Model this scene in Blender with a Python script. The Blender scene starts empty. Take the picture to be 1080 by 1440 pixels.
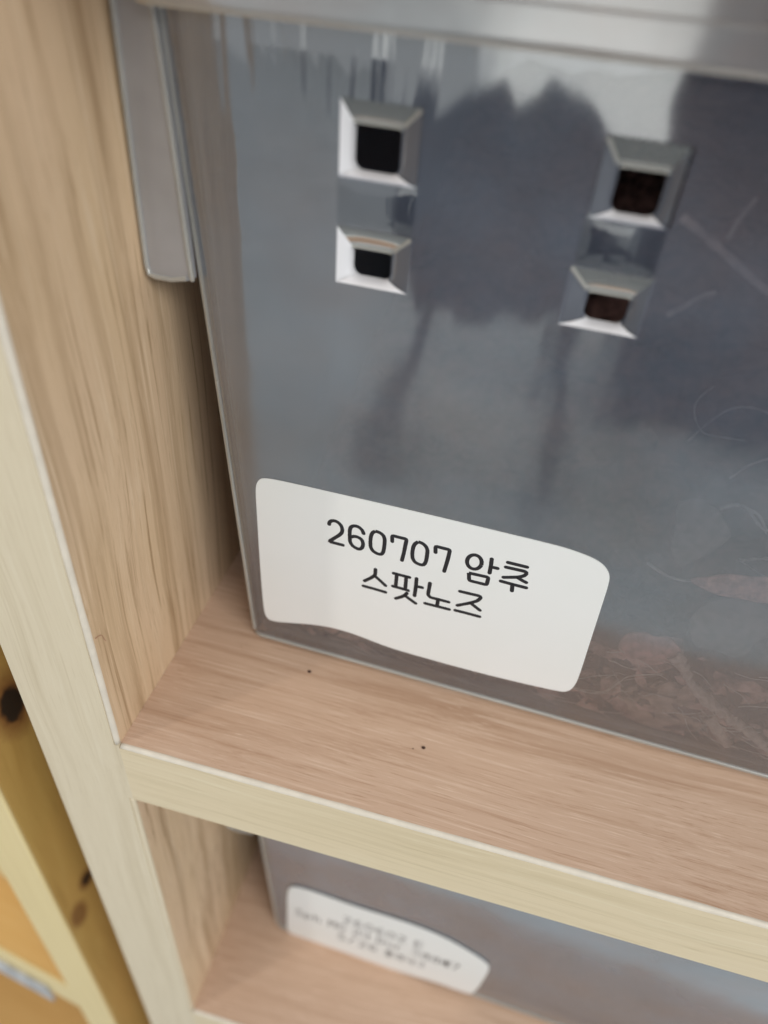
import bpy, bmesh, math, random
from mathutils import Vector, Matrix, noise
random.seed(7)
MM = 0.001
sc = bpy.context.scene
C = sc.collection

# ---------------------------------------------------------------- camera
cam_data = bpy.data.cameras.new('camera')
cam = bpy.data.objects.new('camera', cam_data); C.objects.link(cam); sc.camera = cam
R0 = Vector((0.9678203524, 0.2396491419, 0.0767597176))
D0 = Vector((0.2092200272, -0.5968230441, -0.7746155396))
F0 = Vector((-0.139823981, 0.7657483547, -0.6277568889))
mw = Matrix.Identity(4)
for i in range(3):
    mw[i][0] = R0[i]; mw[i][1] = -D0[i]; mw[i][2] = -F0[i]
mw.translation = Vector((54.415, -60.456, 114.794)) * MM
cam.matrix_world = mw
cam_data.sensor_fit = 'HORIZONTAL'; cam_data.sensor_width = 36.0
cam_data.lens = 36.0 * 1000.356 / 1080.0
cam_data.clip_start = 0.004; cam_data.clip_end = 50.0
cam_data.dof.use_dof = True
cam_data.dof.focus_distance = 0.117
cam_data.dof.aperture_fstop = cam_data.lens / 2.5

# ---------------------------------------------------------------- room light
w = bpy.data.worlds.new('World'); sc.world = w; w.use_nodes = True
w.node_tree.nodes['Background'].inputs[0].default_value = (0.97, 0.99, 1.0, 1)
w.node_tree.nodes['Background'].inputs[1].default_value = 0.70

def area(name, loc, target, size, size_y, power, col):
    l = bpy.data.lights.new(name, 'AREA'); l.shape = 'RECTANGLE'
    l.size = size; l.size_y = size_y; l.energy = power; l.color = col
    o = bpy.data.objects.new(name, l); C.objects.link(o)
    o.location = loc
    o.rotation_euler = (Vector(target) - Vector(loc)).to_track_quat('-Z', 'Y').to_euler()
    return o
KA = math.radians(46); KE = math.radians(33); KD = 1.9
area('ceiling_lamp', (-KD*math.sin(KA)*math.cos(KE), -KD*math.cos(KA)*math.cos(KE), KD*math.sin(KE)), (0, 0, 0.03),
     0.09, 0.09, 5.0, (1.0, 0.95, 0.86))
area('right_fill_light', (1.1, -1.0, 0.9), (0.0, 0, 0.05), 0.9, 0.6, 14.5, (0.97, 1.0, 0.98))  # added fill from the right for the shaded cubby side
area('window_light', (-0.09, -1.9, -0.02), (-0.09, 0, -0.02), 0.46, 0.62, 0.98, (1.0, 0.98, 0.93))

sc.view_settings.view_transform = 'Standard'; sc.view_settings.look = 'None'
sc.view_settings.exposure = 0.0; sc.view_settings.gamma = 1.0
sc.render.engine = 'CYCLES'
sc.cycles.use_denoising = True
sc.cycles.max_bounces = 14; sc.cycles.transparent_max_bounces = 24
sc.cycles.transmission_bounces = 8; sc.cycles.glossy_bounces = 6; sc.cycles.diffuse_bounces = 5

# ---------------------------------------------------------------- node helpers
class NT:
    def __init__(s, name):
        s.m = bpy.data.materials.new(name); s.m.use_nodes = True
        s.t = s.m.node_tree; s.n = s.t.nodes; s.l = s.t.links
        s.n.clear(); s.out = s.n.new('ShaderNodeOutputMaterial')
    def new(s, typ, **kw):
        nd = s.n.new('ShaderNode' + typ)
        for k, v in kw.items():
            if k.startswith('_'): setattr(nd, k[1:], v)
            else: s.set(nd, k.replace('__', ' '), v)
        return nd
    def set(s, nd, k, v):
        sock = nd.inputs[int(k[1:])] if (k[0] == 'i' and k[1:].isdigit()) else nd.inputs[k]
        if isinstance(v, bpy.types.NodeSocket): s.l.new(v, sock)
        else: sock.default_value = v
    def coord(s): return s.n.new('ShaderNodeTexCoord').outputs['Object']
    def mapping(s, vec, scale=(1, 1, 1), loc=(0, 0, 0), rot=(0, 0, 0)):
        return s.new('Mapping', Vector=vec, Scale=scale, Location=loc, Rotation=rot).outputs[0]
    def noise(s, vec, scale, detail=4, rough=0.55, dist=0.0):
        return s.new('TexNoise', Vector=vec, Scale=scale, Detail=detail, Roughness=rough, Distortion=dist).outputs['Fac']
    def ramp(s, fac, stops):
        r = s.new('ValToRGB', Fac=fac)
        e = r.color_ramp.elements
        while len(e) < len(stops): e.new(0.5)
        for k, (p, c) in enumerate(stops):
            e[k].position = p; e[k].color = c if len(c) == 4 else (*c, 1)
        return r.outputs[0]
    def val(s, fac, a, b, lo=0.0, hi=1.0):
        r = s.new('MapRange', Value=fac); r.inputs[1].default_value = a; r.inputs[2].default_value = b
        r.inputs[3].default_value = lo; r.inputs[4].default_value = hi
        return r.outputs[0]
    def math(s, op, a, b=0.0, clamp=False):
        nd = s.n.new('ShaderNodeMath'); nd.operation = op; nd.use_clamp = clamp
        s.set(nd, 'i0', a); s.set(nd, 'i1', b); return nd.outputs[0]
    def mixc(s, fac, a, b, mode='MIX'):
        nd = s.n.new('ShaderNodeMix'); nd.data_type = 'RGBA'; nd.blend_type = mode
        s.set(nd, 'i0', fac); s.set(nd, 'i6', a); s.set(nd, 'i7', b); return nd.outputs[2]
    def bump(s, h, strength, dist=0.0002):
        return s.new('Bump', Height=h, Strength=strength, Distance=dist).outputs[0]
    def surf(s, sh): s.l.new(sh, s.out.inputs[0]); return s.m

def c4(r, g, b): return (r, g, b, 1)

def wood(name, along, base, dark, light, streak=1.0, fine=1.0, wav=1.0, rough=0.5, knots=(), tone2=None, wide=1.0, lng=1.0):
    """laminated wood; 'along' = 0,1,2 the grain axis in object space (metres)"""
    n = NT(name); co = n.coord()
    def sc3(a, b):
        v = [b, b, b]; v[along] = a; return tuple(v)
    # gentle wander of the grain
    wob = n.new('TexNoise', Vector=n.mapping(co, sc3(9, 22)), Scale=1.0, Detail=2.0)
    add = n.new('VectorMath', i0=wob.outputs['Color'], i1=(0.5, 0.5, 0.5)); add.operation = 'SUBTRACT'
    sca = n.new('VectorMath', i0=add.outputs[0]); sca.operation = 'SCALE'; sca.inputs['Scale'].default_value = 0.010 * wav
    v = n.new('VectorMath', i0=co, i1=sca.outputs[0]); v.operation = 'ADD'; v = v.outputs[0]
    g1 = n.noise(n.mapping(v, sc3(14 * lng, 330 * wide)), 1.0, 3, 0.55)           # broad bands
    g2 = n.noise(n.mapping(v, sc3(30 * lng, 1500 * wide), (3, 1, 2)), 1.0, 4, 0.6)        # streaks
    g3 = n.noise(n.mapping(v, sc3(130, 3800), (1, 5, 2)), 1.0, 3, 0.6)      # pores
    g4 = n.noise(n.mapping(co, sc3(12, 30), (7, 3, 1)), 1.0, 2)             # blotch
    col = n.mixc(n.val(g4, .35, .65), c4(*base), c4(*(tone2 or base)))
    col = n.mixc(n.math('MULTIPLY', n.val(g1, .50, .70), .42 * streak), col, c4(*dark))
    col = n.mixc(n.math('MULTIPLY', n.val(g2, .56, .74), .6 * streak), col, c4(*dark))
    col = n.mixc(n.math('MULTIPLY', n.val(g2, .44, .30), .45 * streak), col, c4(*light))
    col = n.mixc(n.math('MULTIPLY', n.val(g3, .58, .75), .38 * fine), col, c4(*dark))
    col = n.mixc(n.math('MULTIPLY', n.val(g3, .40, .26), .40 * fine), col, c4(*light))
    for (kx, ky, kz, r, el, kc) in knots:
        mv = n.mapping(co, (1/r, 1/r, 1/(r*el)), (-kx/r, -ky/r, -kz/(r*el)))
        ln = n.new('VectorMath', i0=mv); ln.operation = 'LENGTH'
        dd = n.math('ADD', ln.outputs['Value'], n.math('MULTIPLY', n.math('SUBTRACT', n.noise(co, 600, 2), .5), .5))
        col = n.mixc(n.val(dd, 2.1, .9), col, c4(.20, .085, .025))
        col = n.mixc(n.val(dd, 1.05, .75), col, c4(*kc))
    h = n.math('ADD', n.math('MULTIPLY', g2, .5), g3)
    p = n.new('BsdfPrincipled', Roughness=rough)
    n.set(p, 'Base Color', col); n.set(p, 'Normal', n.bump(h, 0.25, 0.00012))
    p.inputs['IOR'].default_value = 1.38
    return n.surf(p.outputs[0])

M = {}
M['shelf_top'] = wood('oak_shelf_laminate', 0, (.59, .40, .285), (.40, .23, .14), (.76, .57, .44), tone2=(.63, .44, .325), streak=1.25, fine=2.0, lng=.7)
M['side'] = wood('oak_side_laminate', 2, (.66, .475, .295), (.37, .235, .125), (.76, .58, .40), tone2=(.69, .50, .34), streak=1.85, wide=.62, fine=1.5, wav=1.0, lng=.32)
M['band_z'] = wood('cream_edge_band_upright', 2, (.69, .597, .44), (.53, .435, .29), (.76, .68, .53), streak=.9, fine=1.1, wide=.8, lng=.5)
M['band_x'] = wood('cream_edge_band_shelf', 0, (.705, .59, .405), (.51, .405, .235), (.77, .68, .50), streak=1.1, fine=1.1, wide=.7, lng=.5)
M['pine_band'] = wood('pine_front_edge', 2, (.78, .635, .33), (.62, .47, .21), (.82, .70, .44), streak=.5, fine=.4)
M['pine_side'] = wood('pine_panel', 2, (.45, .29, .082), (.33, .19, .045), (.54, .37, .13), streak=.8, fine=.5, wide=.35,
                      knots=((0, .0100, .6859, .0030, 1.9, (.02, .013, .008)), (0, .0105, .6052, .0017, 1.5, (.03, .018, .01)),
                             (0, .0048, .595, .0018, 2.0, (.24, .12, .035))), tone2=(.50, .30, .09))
M['pine_top'] = wood('pine_orange_board', 0, (.70, .43, .16), (.60, .33, .10), (.76, .52, .24), streak=.7, fine=.4, wide=.5)
M['pine_pale'] = wood('pine_pale_board', 0, (.72, .60, .33), (.62, .48, .22), (.78, .68, .45), streak=.5, fine=.4)

def simple(name, col, rough=0.5, vary=0.12, scale=400, bump=0.0, spec=None):
    n = NT(name); co = n.coord(); f = n.noise(co, scale, 4)
    c = n.mixc(n.val(f, .35, .65), c4(*[x*(1-vary) for x in col]), c4(*[min(1, x*(1+vary)) for x in col]))
    p = n.new('BsdfPrincipled', Roughness=rough); n.set(p, 'Base Color', c)
    if bump: n.set(p, 'Normal', n.bump(f, bump, 0.0002))
    return n.surf(p.outputs[0])
M['chip'] = simple('worn_edge_lip', (.71, .64, .54), .5, .06, 250)
M['ink'] = simple('black_print', (.012, .013, .018), .45, .1)
M['navy'] = simple('stand_in_navy', (.018, .028, .062), .9, .25, 90)
M['added_cabinet'] = simple('dark_blue_paint', (.028, .038, .075), .7, .1, 6)
M['floor'] = simple('pale_floor', (.62, .64, .64), .6, .08, 5)
M['crumb'] = simple('dark_crumb', (.05, .02, .012), .8, .2)
M['hair'] = simple('reddish_hair', (.42, .19, .13), .6, .1)
M['tape'] = simple('grey_plastic', (.42, .43, .45), .35, .3, 180)
M['leaf'] = simple('dry_reddish_leaf', (.66, .34, .28), .8, .35, 700, .5)
M['leaf2'] = simple('dry_brown_leaf', (.50, .33, .25), .8, .45, 400, .5)
M['leaf3'] = simple('dry_dim_leaf', (.20, .155, .14), .8, .3, 500, .5)
M['litter'] = simple('leaf_litter', (.15, .080, .066), .95, .8, 190, .6)
M['dim'] = simple('dim_stalk', (.40, .33, .31), .8, .3, 500)
M['chips'] = simple('reddish_bark', (.62, .33, .27), .85, .8, 260, .6)
M['stalk'] = simple('dry_stalk', (.72, .56, .47), .8, .25, 900, .5)
M['fibre'] = simple('pale_fibre', (.85, .74, .63), .6, .15, 500)

def label_mat():
    n = NT('white_label_paper'); co = n.coord()
    f = n.noise(co, 60, 3); g = n.noise(co, 2500, 3)
    c = n.mixc(n.val(f, .3, .7), c4(.85, .855, .85), c4(.83, .84, .825))
    p = n.new('BsdfPrincipled', Roughness=.42); n.set(p, 'Base Color', c); n.set(p, 'Normal', n.bump(g, .06, .0001))
    return n.surf(p.outputs[0])
M['label'] = label_mat()

def plastic(name, veil, refl, tint, milk, rough=.02, wav=1.0, haze_tone=True, drip=0.0, back=.45, fres=.9):
    """milky polypropylene: clear part + scattering part + glossy skin"""
    n = NT(name); co = n.coord()
    zz = n.new('SeparateXYZ', Vector=co).outputs[2]
    tr = n.new('BsdfTransparent', Color=c4(*tint)).outputs[0]
    cloud = n.noise(n.mapping(co, (22, 22, 30)), 1.0, 4, .55)
    fine = n.noise(co, 900, 4, .7)
    lanes = n.noise(n.mapping(co, (260, 60, 16), (3, 0, 1)), 1.0, 3, .5, .4)
    vf = n.math('ADD', n.math('MULTIPLY', n.math('SUBTRACT', cloud, .5), veil * 2.0), veil)
    if haze_tone: vf = n.math('MULTIPLY', vf, n.val(zz, .014, .060, .28, 1.0))     # painted haze stands in for room reflection, thinner near the foot
    vf = n.math('ADD', vf, n.math('MULTIPLY', n.val(fine, .62, .8), .05))
    df = n.new('BsdfDiffuse', Color=c4(*milk)); tl = n.new('BsdfTranslucent')
    tone = n.noise(n.mapping(co, (40, 40, 46), (9, 2, 4)), 1.0, 4, .6)
    mk = n.mixc(n.val(tone, .40, .64) if haze_tone else 0.0, c4(*milk), c4(milk[0] * 1.06, milk[1] * .88, milk[2] * .80))
    n.set(df, 'Color', mk); n.set(tl, 'Color', mk)
    body = n.new('MixShader', Fac=back); n.l.new(df.outputs[0], body.inputs[1]); n.l.new(tl.outputs[0], body.inputs[2])
    gz = n.new('LayerWeight', Blend=.5).outputs['Facing']
    vf = n.math('ADD', vf, n.math('MULTIPLY', n.math('POWER', gz, 2.2), .75), True)
    mx = n.new('MixShader'); n.set(mx, 'Fac', vf); n.l.new(tr, mx.inputs[1]); n.l.new(body.outputs[0], mx.inputs[2])
    # moulding waves make the reflections wander, stronger near the top
    sep = n.new('SeparateXYZ', Vector=co)
    up = n.math('MULTIPLY', n.val(sep.outputs[2], .094, .104, 0.0, 1.0), n.val(sep.outputs[0], .040, .028, 0.0, 1.0))
    wv = n.noise(n.mapping(co, (34, 34, 20)), 1.0, 3, .5)
    h = n.math('ADD', n.math('MULTIPLY', wv, .8 * wav), n.math('MULTIPLY', n.math('MULTIPLY', lanes, up), 1.3 * drip))
    
    if haze_tone:
        vo = n.new('TexVoronoi', Vector=co, Scale=150.0)
        vf = n.math('ADD', vf, n.math('MULTIPLY', n.val(vo.outputs['Distance'], .050, .02), .55))
        sw = n.noise(n.mapping(co, (30, 200, 9), (2, 2, 8), (0, .5, 0)), 1.0, 4, .65)
        vf = n.math('ADD', vf, n.math('MULTIPLY', n.val(sw, .56, .72), .10))
        vf = n.math('ADD', vf, n.math('MULTIPLY', n.math('MULTIPLY', n.val(lanes, .48, .62), n.val(n.new('SeparateXYZ', Vector=co).outputs[2], .088, .102)), .16 * drip))
    nrm = n.bump(h, 1.0, .0005)
    smudge = n.noise(n.mapping(co, (16, 60, 24), (5, 5, 5)), 1.0, 3, .6)
    gl = n.new('BsdfGlossy', Color=c4(.96, 1, 1)); n.set(gl, 'Normal', nrm)
    lowz = n.val(sep.outputs[2], .086, .055, 0.0, .12)
    n.set(gl, 'Roughness', n.math('ADD', n.math('ADD', n.val(smudge, .45, .7, 0, .05), rough), lowz))
    lw = n.new('LayerWeight', Blend=.28)
    fac = n.math('ADD', n.math('MULTIPLY', lw.outputs['Fresnel'], fres), refl, True)
    m2 = n.new('MixShader'); n.set(m2, 'Fac', fac); n.l.new(mx.outputs[0], m2.inputs[1]); n.l.new(gl.outputs[0], m2.inputs[2])
    return n.surf(m2.outputs[0])
M['tub_inner'] = plastic('inner_plastic_face', .03, .02, (.94, .94, .95), (.5, .55, .65), fres=.15, haze_tone=False)
M['tub'] = plastic('milky_clear_plastic', .29, .18, (.90, .90, .92), (.52, .58, .71), drip=1.0)
M['lid'] = plastic('milky_lid_plastic', .60, .20, (.80, .82, .84), (.78, .79, .80), rough=.10, wav=1.0)
M['vent_lit'] = plastic('lit_flank_plastic', back=.12, veil=.97, refl=.10, tint=(.9, .9, .9), milk=(.97, .95, .98), rough=.1, wav=.2, haze_tone=False)  # milk kept bright to paint in the light on these flanks
M['vent_grey'] = plastic('grey_flank_plastic', .30, .08, (.75, .77, .77), (.46, .48, .49), fres=.5, rough=.1, wav=2.0, haze_tone=False)
M['wing'] = plastic('wing_plastic', .60, .13, (.88, .88, .90), (.70, .70, .75), rough=.12, wav=.4, haze_tone=False)
M['vent_side'] = plastic('clear_flank_plastic', .60, .05, (.5, .5, .52), (.26, .28, .34), fres=.1, rough=.1, wav=.3, haze_tone=False)
M['bead'] = plastic('bright_plastic_edge', .55, .10, (.85, .85, .85), (.80, .77, .71), rough=.16, wav=.5, haze_tone=False)

# ---------------------------------------------------------------- object helpers
def link(name, me, mat=None, parent=None, smooth=False):
    o = bpy.data.objects.new(name, me); C.objects.link(o)
    if mat is not None:
        for m in (mat if isinstance(mat, (list, tuple)) else [mat]): me.materials.append(m)
    if parent: o.parent = parent
    if smooth:
        for p in me.polygons: p.use_smooth = True
    return o
def from_bm(name, bm, mat, parent=None, smooth=False):
    bmesh.ops.recalc_face_normals(bm, faces=bm.faces[:])
    me = bpy.data.meshes.new(name); bm.to_mesh(me); bm.free()
    return link(name, me, mat, parent, smooth)
def thing(name, label, cat, loc=(0, 0, 0), rotz=0.0, group=None):
    o = bpy.data.objects.new(name, None); C.objects.link(o)
    o.empty_display_size = .02
    o.location = loc; o.rotation_euler = (0, 0, rotz); o['label'] = label; o['category'] = cat
    if group: o['group'] = group
    return o
def tag(o, label, cat, group=None):
    o['label'] = label; o['category'] = cat
    if group: o['group'] = group
    return o
def box_bm(x0, x1, y0, y1, z0, z1, bev=0.0, bm=None):
    bm = bm or bmesh.new()
    r = bmesh.ops.create_cube(bm, size=1.0)
    for v in r['verts']:
        v.co = Vector((x0 + (v.co.x + .5) * (x1 - x0), y0 + (v.co.y + .5) * (y1 - y0), z0 + (v.co.z + .5) * (z1 - z0))) * MM
    if bev:
        es = list({e for v in r['verts'] for e in v.link_edges})
        bmesh.ops.bevel(bm, geom=es, offset=bev * MM, segments=2, profile=.5, affect='EDGES')
    return bm
def box(name, x0, x1, y0, y1, z0, z1, mat, parent=None, bev=0.0):
    return from_bm(name, box_bm(x0, x1, y0, y1, z0, z1, bev), mat, parent)

# a thin worn lip that runs along an edge; slightly uneven
def lip(name, p0, p1, r, mat, parent):
    p0 = Vector(p0); p1 = Vector(p1); L = (p1 - p0).length; n = int(L / 1.2)
    d = (p1 - p0) / L
    a = Vector((0, 1, 0)); b = d.cross(a)
    bm = bmesh.new(); prev = None
    for i in range(n + 1):
        c = p0 + d * (L * i / n)
        rr = r * (1 + .09 * noise.noise(Vector((i * .25, r, L))))
        ring = [bm.verts.new((c + a * math.cos(t) * rr + b * math.sin(t) * rr) * MM) for t in [k * math.tau / 8 for k in range(8)]]
        if prev:
            for k in range(8): bm.faces.new((prev[k], prev[(k+1) % 8], ring[(k+1) % 8], ring[k]))
        else: bm.faces.new(ring)
        prev = ring
    bm.faces.new(prev)
    return from_bm(name, bm, mat, parent, True)

# ---------------------------------------------------------------- structure
floor = box('floor', -2500, 2500, -3200, 900, -712, -700, M['floor'])
floor['kind'] = 'structure'

# ---------------------------------------------------------------- the oak cubby shelf
TU = 17.25; TS = 18.0; PITCH = 140.96; DEP = 262.0; CW = 186.0
unit = thing('cubby_shelf', 'pale oak laminate cubby shelf with cream front edges, holding the plastic tubs', 'shelf', (0, 0, -.7))
UZ = 700.0     # the unit's own origin stands on the floor
def up_box(name, x0, x1, y0, y1, z0, z1, mat, bev=0): return box(name, x0, x1, y0, y1, z0 + UZ, z1 + UZ, mat, unit, bev)
zs = [(-TS - PITCH * k, -PITCH * k) for k in range(-2, 5)]       # (bottom, top) of the boards
for ux in (-TU, CW):
    up = up_box('upright', ux, ux + TU, .8, DEP, -700, 2 * PITCH, M['side'])
    up_b = box('edge_band', ux + (.9 if ux > 0 else 0), ux + TU - (.9 if ux < 0 else 0), 0, .8, -700 + UZ, 2 * PITCH + UZ, M['band_z'], up)
for (z0, z1) in zs:
    sh = up_box('shelf_board', 0.02, CW - .02, .8, DEP - 6, z0, z1, M['shelf_top'])
    box('edge_band', 0.0, CW, .015, .8, z0 + UZ, z1 - .8 + UZ, M['band_x'], sh)
    lip('edge_lip', (0.2, .62, z1 - .58 + UZ), (CW - .2, .62, z1 - .58 + UZ), .66, M['chip'], sh)
for k in range(len(zs) - 1):
    zt = zs[k][0]; zb = zs[k + 1][1]
    for ux, s in ((0, -1), (CW, 1)):
        lip('edge_lip', (ux + s * .55, .62, zb + .1 + UZ), (ux + s * .55, .62, zt - .1 + UZ), .60, M['chip'] if zb > -20 else M['band_z'], unit)
    # behind the lip the band closes up to the corner
for (z0, z1) in zs:
    for ux in (-.9, CW): up_box('edge_band', ux, ux + .9, 0.01, .8, z0 + .05, z1 - .05, M['band_z'])
up_box('back_panel', 0.02, CW - .02, DEP - 6, DEP, -700, 2 * PITCH - .1, M['side'])

# ---------------------------------------------------------------- the pine shelf at the left
PR = math.radians(-8)
pine = thing('pine_shelf', 'knotty yellow pine shelf standing left of the oak cubby', 'shelf', (-.0335, 0, -.7), PR)
def pb(name, x0, x1, y0, y1, z0, z1, mat, par=None, bev=0): 
    return box(name, x0, x1, y0, y1, z0 + UZ, z1 + UZ, mat, par or pine, bev)
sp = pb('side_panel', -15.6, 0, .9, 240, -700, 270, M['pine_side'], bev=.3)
pb('edge_band', -15.6, 0, 0, .9, -700, 270, M['pine_band'], sp, .3)
for z1 in (-173 + 300, -173, -173 - 300):
    b = pb('shelf_board', -240, -15.7, 1.6, 240, z1 - 19, z1, M['pine_top'])
    pb('edge_band', -240, -15.7, .6, 1.6, z1 - 19, z1, M['pine_band'], b, .3)
pb('drawer_front', -240, -15.8, 20, 32, -172.5, -60, M['pine_pale'], bev=1)
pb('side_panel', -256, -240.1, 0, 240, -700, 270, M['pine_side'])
pb('back_panel', -240, -15.8, 226, 232, -700, 270, M['pine_top'])
for o in pine.children_recursive:
    pass
tp = from_bm('plastic_strip', box_bm(-62, -29.0, -.6, .58, -10, 3.0, .4), M['tape'])
tag(tp, 'short grey plastic strip stuck to the front of the pine shelf board', 'plastic strip')
tp.location = (-.0335, 0, -.173 - .0165); tp.rotation_euler = (0, 0, PR)

# ---------------------------------------------------------------- the tubs
TILT = math.tan(math.radians(1.5)); LT = .070
XL, XR, YD = 13.1, 173.0, 205.0
HOLES = [(28.9, 38.5, 91.6, 100.0, (30.2, 36.0, 92.2, 97.5)), (28.9, 38.6, 78.6, 85.8, (30.6, 35.9, 79.2, 83.2)),
         (58.6, 67.3, 91.5, 99.9, (60.7, 65.9, 92.0, 97.0)), (58.1, 67.9, 78.5, 85.9, (60.9, 66.0, 79.0, 82.9))]
def wall_y(z): return -z * TILT
def ring(z, inset=0.0, t=0.0):
    """outline of the tub at height z (mm); local frame, front wall at y about 0"""
    xl = XL - LT * z + inset + t; xr = XR + LT * z - inset - t
    yf = wall_y(z) + inset + t; yb = YD + .03 * z - inset - t
    r = 1.3 + .030 * z
    pts = []
    def arc(cx, cy, a0, a1, k=10):
        for i in range(k + 1):
            a = math.radians(a0 + (a1 - a0) * i / k); pts.append((cx + r * math.cos(a), cy + r * math.sin(a)))
    arc(xl + r, yf + r, 180, 270); pts.append((xl + r + .35, yf))
    for hx in (28.9, 38.55, 58.5, 67.6): pts.append((hx, yf))
    for k in range(5): pts.append((80 + k * 18, yf))
    pts.append((xr - r - .35, yf)); arc(xr - r, yf + r, 270, 360)
    arc(xr - r, yb - r, 0, 90)
    arc(xl + r, yb - r, 90, 180)
    return pts
def build_tub(parent):
    TH = 1.1
    levels = [(0, 1.6), (.25, .8), (.8, .25), (1.6, 0)] + [(z, 0) for z in (8, 20, 35, 50, 65, 78.6, 85.85, 91.6, 99.95, 104, 108, 113.5)]
    bm = bmesh.new()
    def shell(t):
        rows = []; n0 = len(bm.faces)
        for z, ins in levels:
            rows.append([bm.verts.new(Vector((x, y, z + (t if z < 2 else 0) )) * MM) for x, y in ring(z, ins, t)])
        for i in range(len(rows) - 1):
            z0 = levels[i][0]; n = len(rows[i])
            for k in range(n):
                if k in (12, 14) and z0 in (78.6, 91.6): continue      # the vents
                bm.faces.new((rows[i][k], rows[i][(k+1) % n], rows[i+1][(k+1) % n], rows[i+1][k]))
        bm.faces.new(rows[0])
        if t:
            bm.faces.ensure_lookup_table()
            for f in bm.faces[n0:]: f.material_index = 1
        return rows
    a = shell(0); b = shell(TH)
    n = len(a[0])
    for k in range(n): bm.faces.new((a[-1][k], a[-1][(k+1) % n], b[-1][(k+1) % n], b[-1][k]))
    body = from_bm('tub_body', bm, [M['tub'], M['tub_inner']], parent)
    for p in body.data.polygons: p.use_smooth = True
    # moulded beads: the bright foot and the bright front corner
    def bead(name, pts, r, mat):
        bm = bmesh.new(); prev = None
        for i, p in enumerate(pts):
            p = Vector(p); d = (Vector(pts[min(i+1, len(pts)-1)]) - Vector(pts[max(i-1, 0)])).normalized()
            s = d.cross(Vector((0, .3, 1)) if abs(d.z) < .8 else Vector((0, 1, 0))).normalized(); u = s.cross(d)
            rg = [bm.verts.new((p + s * math.cos(t) * r + u * math.sin(t) * r) * MM) for t in [j * math.tau / 8 for j in range(8)]]
            if prev:
                for j in range(8): bm.faces.new((prev[j], prev[(j+1) % 8], rg[(j+1) % 8], rg[j]))
            prev = rg
        return from_bm(name, bm, mat, parent, True)
    bead('foot_bead', [(x, y - .05, .75) for x, y in ring(.8, .25)[0:32]], .42, M['bead'])
    pts = []
    for i in range(24):
        z = 2 + i * 4.6; rg = ring(z); pts.append((rg[4][0], rg[4][1], z))
    bead('corner_bead', pts, .50, M['bead'])
    return body
def build_vents(parent):
    """each vent: a shallow funnel whose four flanks end in an open square hole"""
    for i, (x0, x1, z0, z1, (a0, a1, b0, b1)) in enumerate(HOLES):
        left = i < 2
        e = bpy.data.objects.new('vent', None); C.objects.link(e); e.parent = parent; e.empty_display_size = .004
        big = i in (0, 2)
        cx, cz = (a0 + a1) / 2, (b0 + b1) / 2
        # rounded inner mouth, outer rectangle
        rr = 1.15; inner = []
        for (qx, qz, s0, r) in ((a0, b0, 180, rr), (a1, b0, 270, rr), (a1, b1, 0, .35), (a0, b1, 90, .35)):
            ox = qx + (r if qx == a0 else -r); oz = qz + (r if qz == b0 else -r)
            for k in range(5):
                a = math.radians(s0 + k * 22.5); inner.append((ox + r * math.cos(a), oz + r * math.sin(a)))
        corners = [(x0, z0), (x1, z0), (x1, z1), (x0, z1)]
        cut = [2, 7, 12, 17]                       # middle of each rounded corner
        dp = 1.3
        def P(x, z, d): return Vector((x, wall_y(z) + d, z)) * MM
        names = ['flank_bottom', 'flank_right', 'flank_top', 'flank_left']
        for s in range(4):
            i0, i1 = cut[s], cut[(s+1) % 4]
            seq = []; k = i0
            while True:
                seq.append(inner[k % 20])
                if k % 20 == i1: break
                k += 1
            bm = bmesh.new()
            A, B = corners[s], corners[(s+1) % 4]; n = len(seq) - 1
            rows = []
            for j, (ix, iz) in enumerate(seq):
                f = j / n
                ox, oz = A[0] + (B[0] - A[0]) * f, A[1] + (B[1] - A[1]) * f
                col = []
                for q in range(5):
                    u = q / 4
                    bulge = -.30 * math.sin(math.pi * u) if s == 0 else -.1 * math.sin(math.pi * u)
                    col.append(bm.verts.new(P(ox + (ix - ox) * u, oz + (iz - oz) * u, -.06 + dp * u + bulge)))
                col.append(bm.verts.new(P(ix, iz, dp + 1.0)))
                rows.append(col)
            for j in range(n):
                for q in range(5): bm.faces.new((rows[j][q], rows[j+1][q], rows[j+1][q+1], rows[j][q+1]))
            if s == 0: m = M['vent_lit']  # one plastic toned by side: light and shade painted into the flanks
            elif s == 3: m = M['vent_lit'] if left else M['vent_side']
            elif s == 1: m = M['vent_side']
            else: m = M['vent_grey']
            o = from_bm('flank', bm, m, e, True)
            if s == 0: o['label'] = 'lower flank of the vent, painted bright as if lit'
        # bright wires painted in as highlights on the mouth top and funnel corner
        def wire(pts, r, mat, nm):
            bm = bmesh.new(); prev = None
            for k, p in enumerate(pts):
                p = Vector(p); d = (Vector(pts[min(k+1, len(pts)-1)]) - Vector(pts[max(k-1, 0)])).normalized()
                s = Vector((0, 1, 0)); u = s.cross(d).normalized()
                rg = [bm.verts.new(p + (s * math.cos(t) + u * math.sin(t)) * r * MM) for t in [j * math.tau / 6 for j in range(6)]]
                if prev:
                    for j in range(6): bm.faces.new((prev[j], prev[(j+1) % 6], rg[(j+1) % 6], rg[j]))
                prev = rg
            return from_bm(nm, bm, mat, e, True)
        top = [P(x, z, dp - .1) for x, z in inner[11:19]]
        wire(top, .20, M['bead'], 'mouth_highlight')
        if left: wire([P(x1 - .1, z1 - .2, -.1), P(a1 + .3, b1 + .2, dp * .7)], .24, M['bead'], 'corner_highlight')
        else: wire([P(x0 + .1, z1 - .2, -.1), P(a0 - .3, b1 + .2, dp * .7)], .24, M['bead'], 'corner_highlight')
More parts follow.
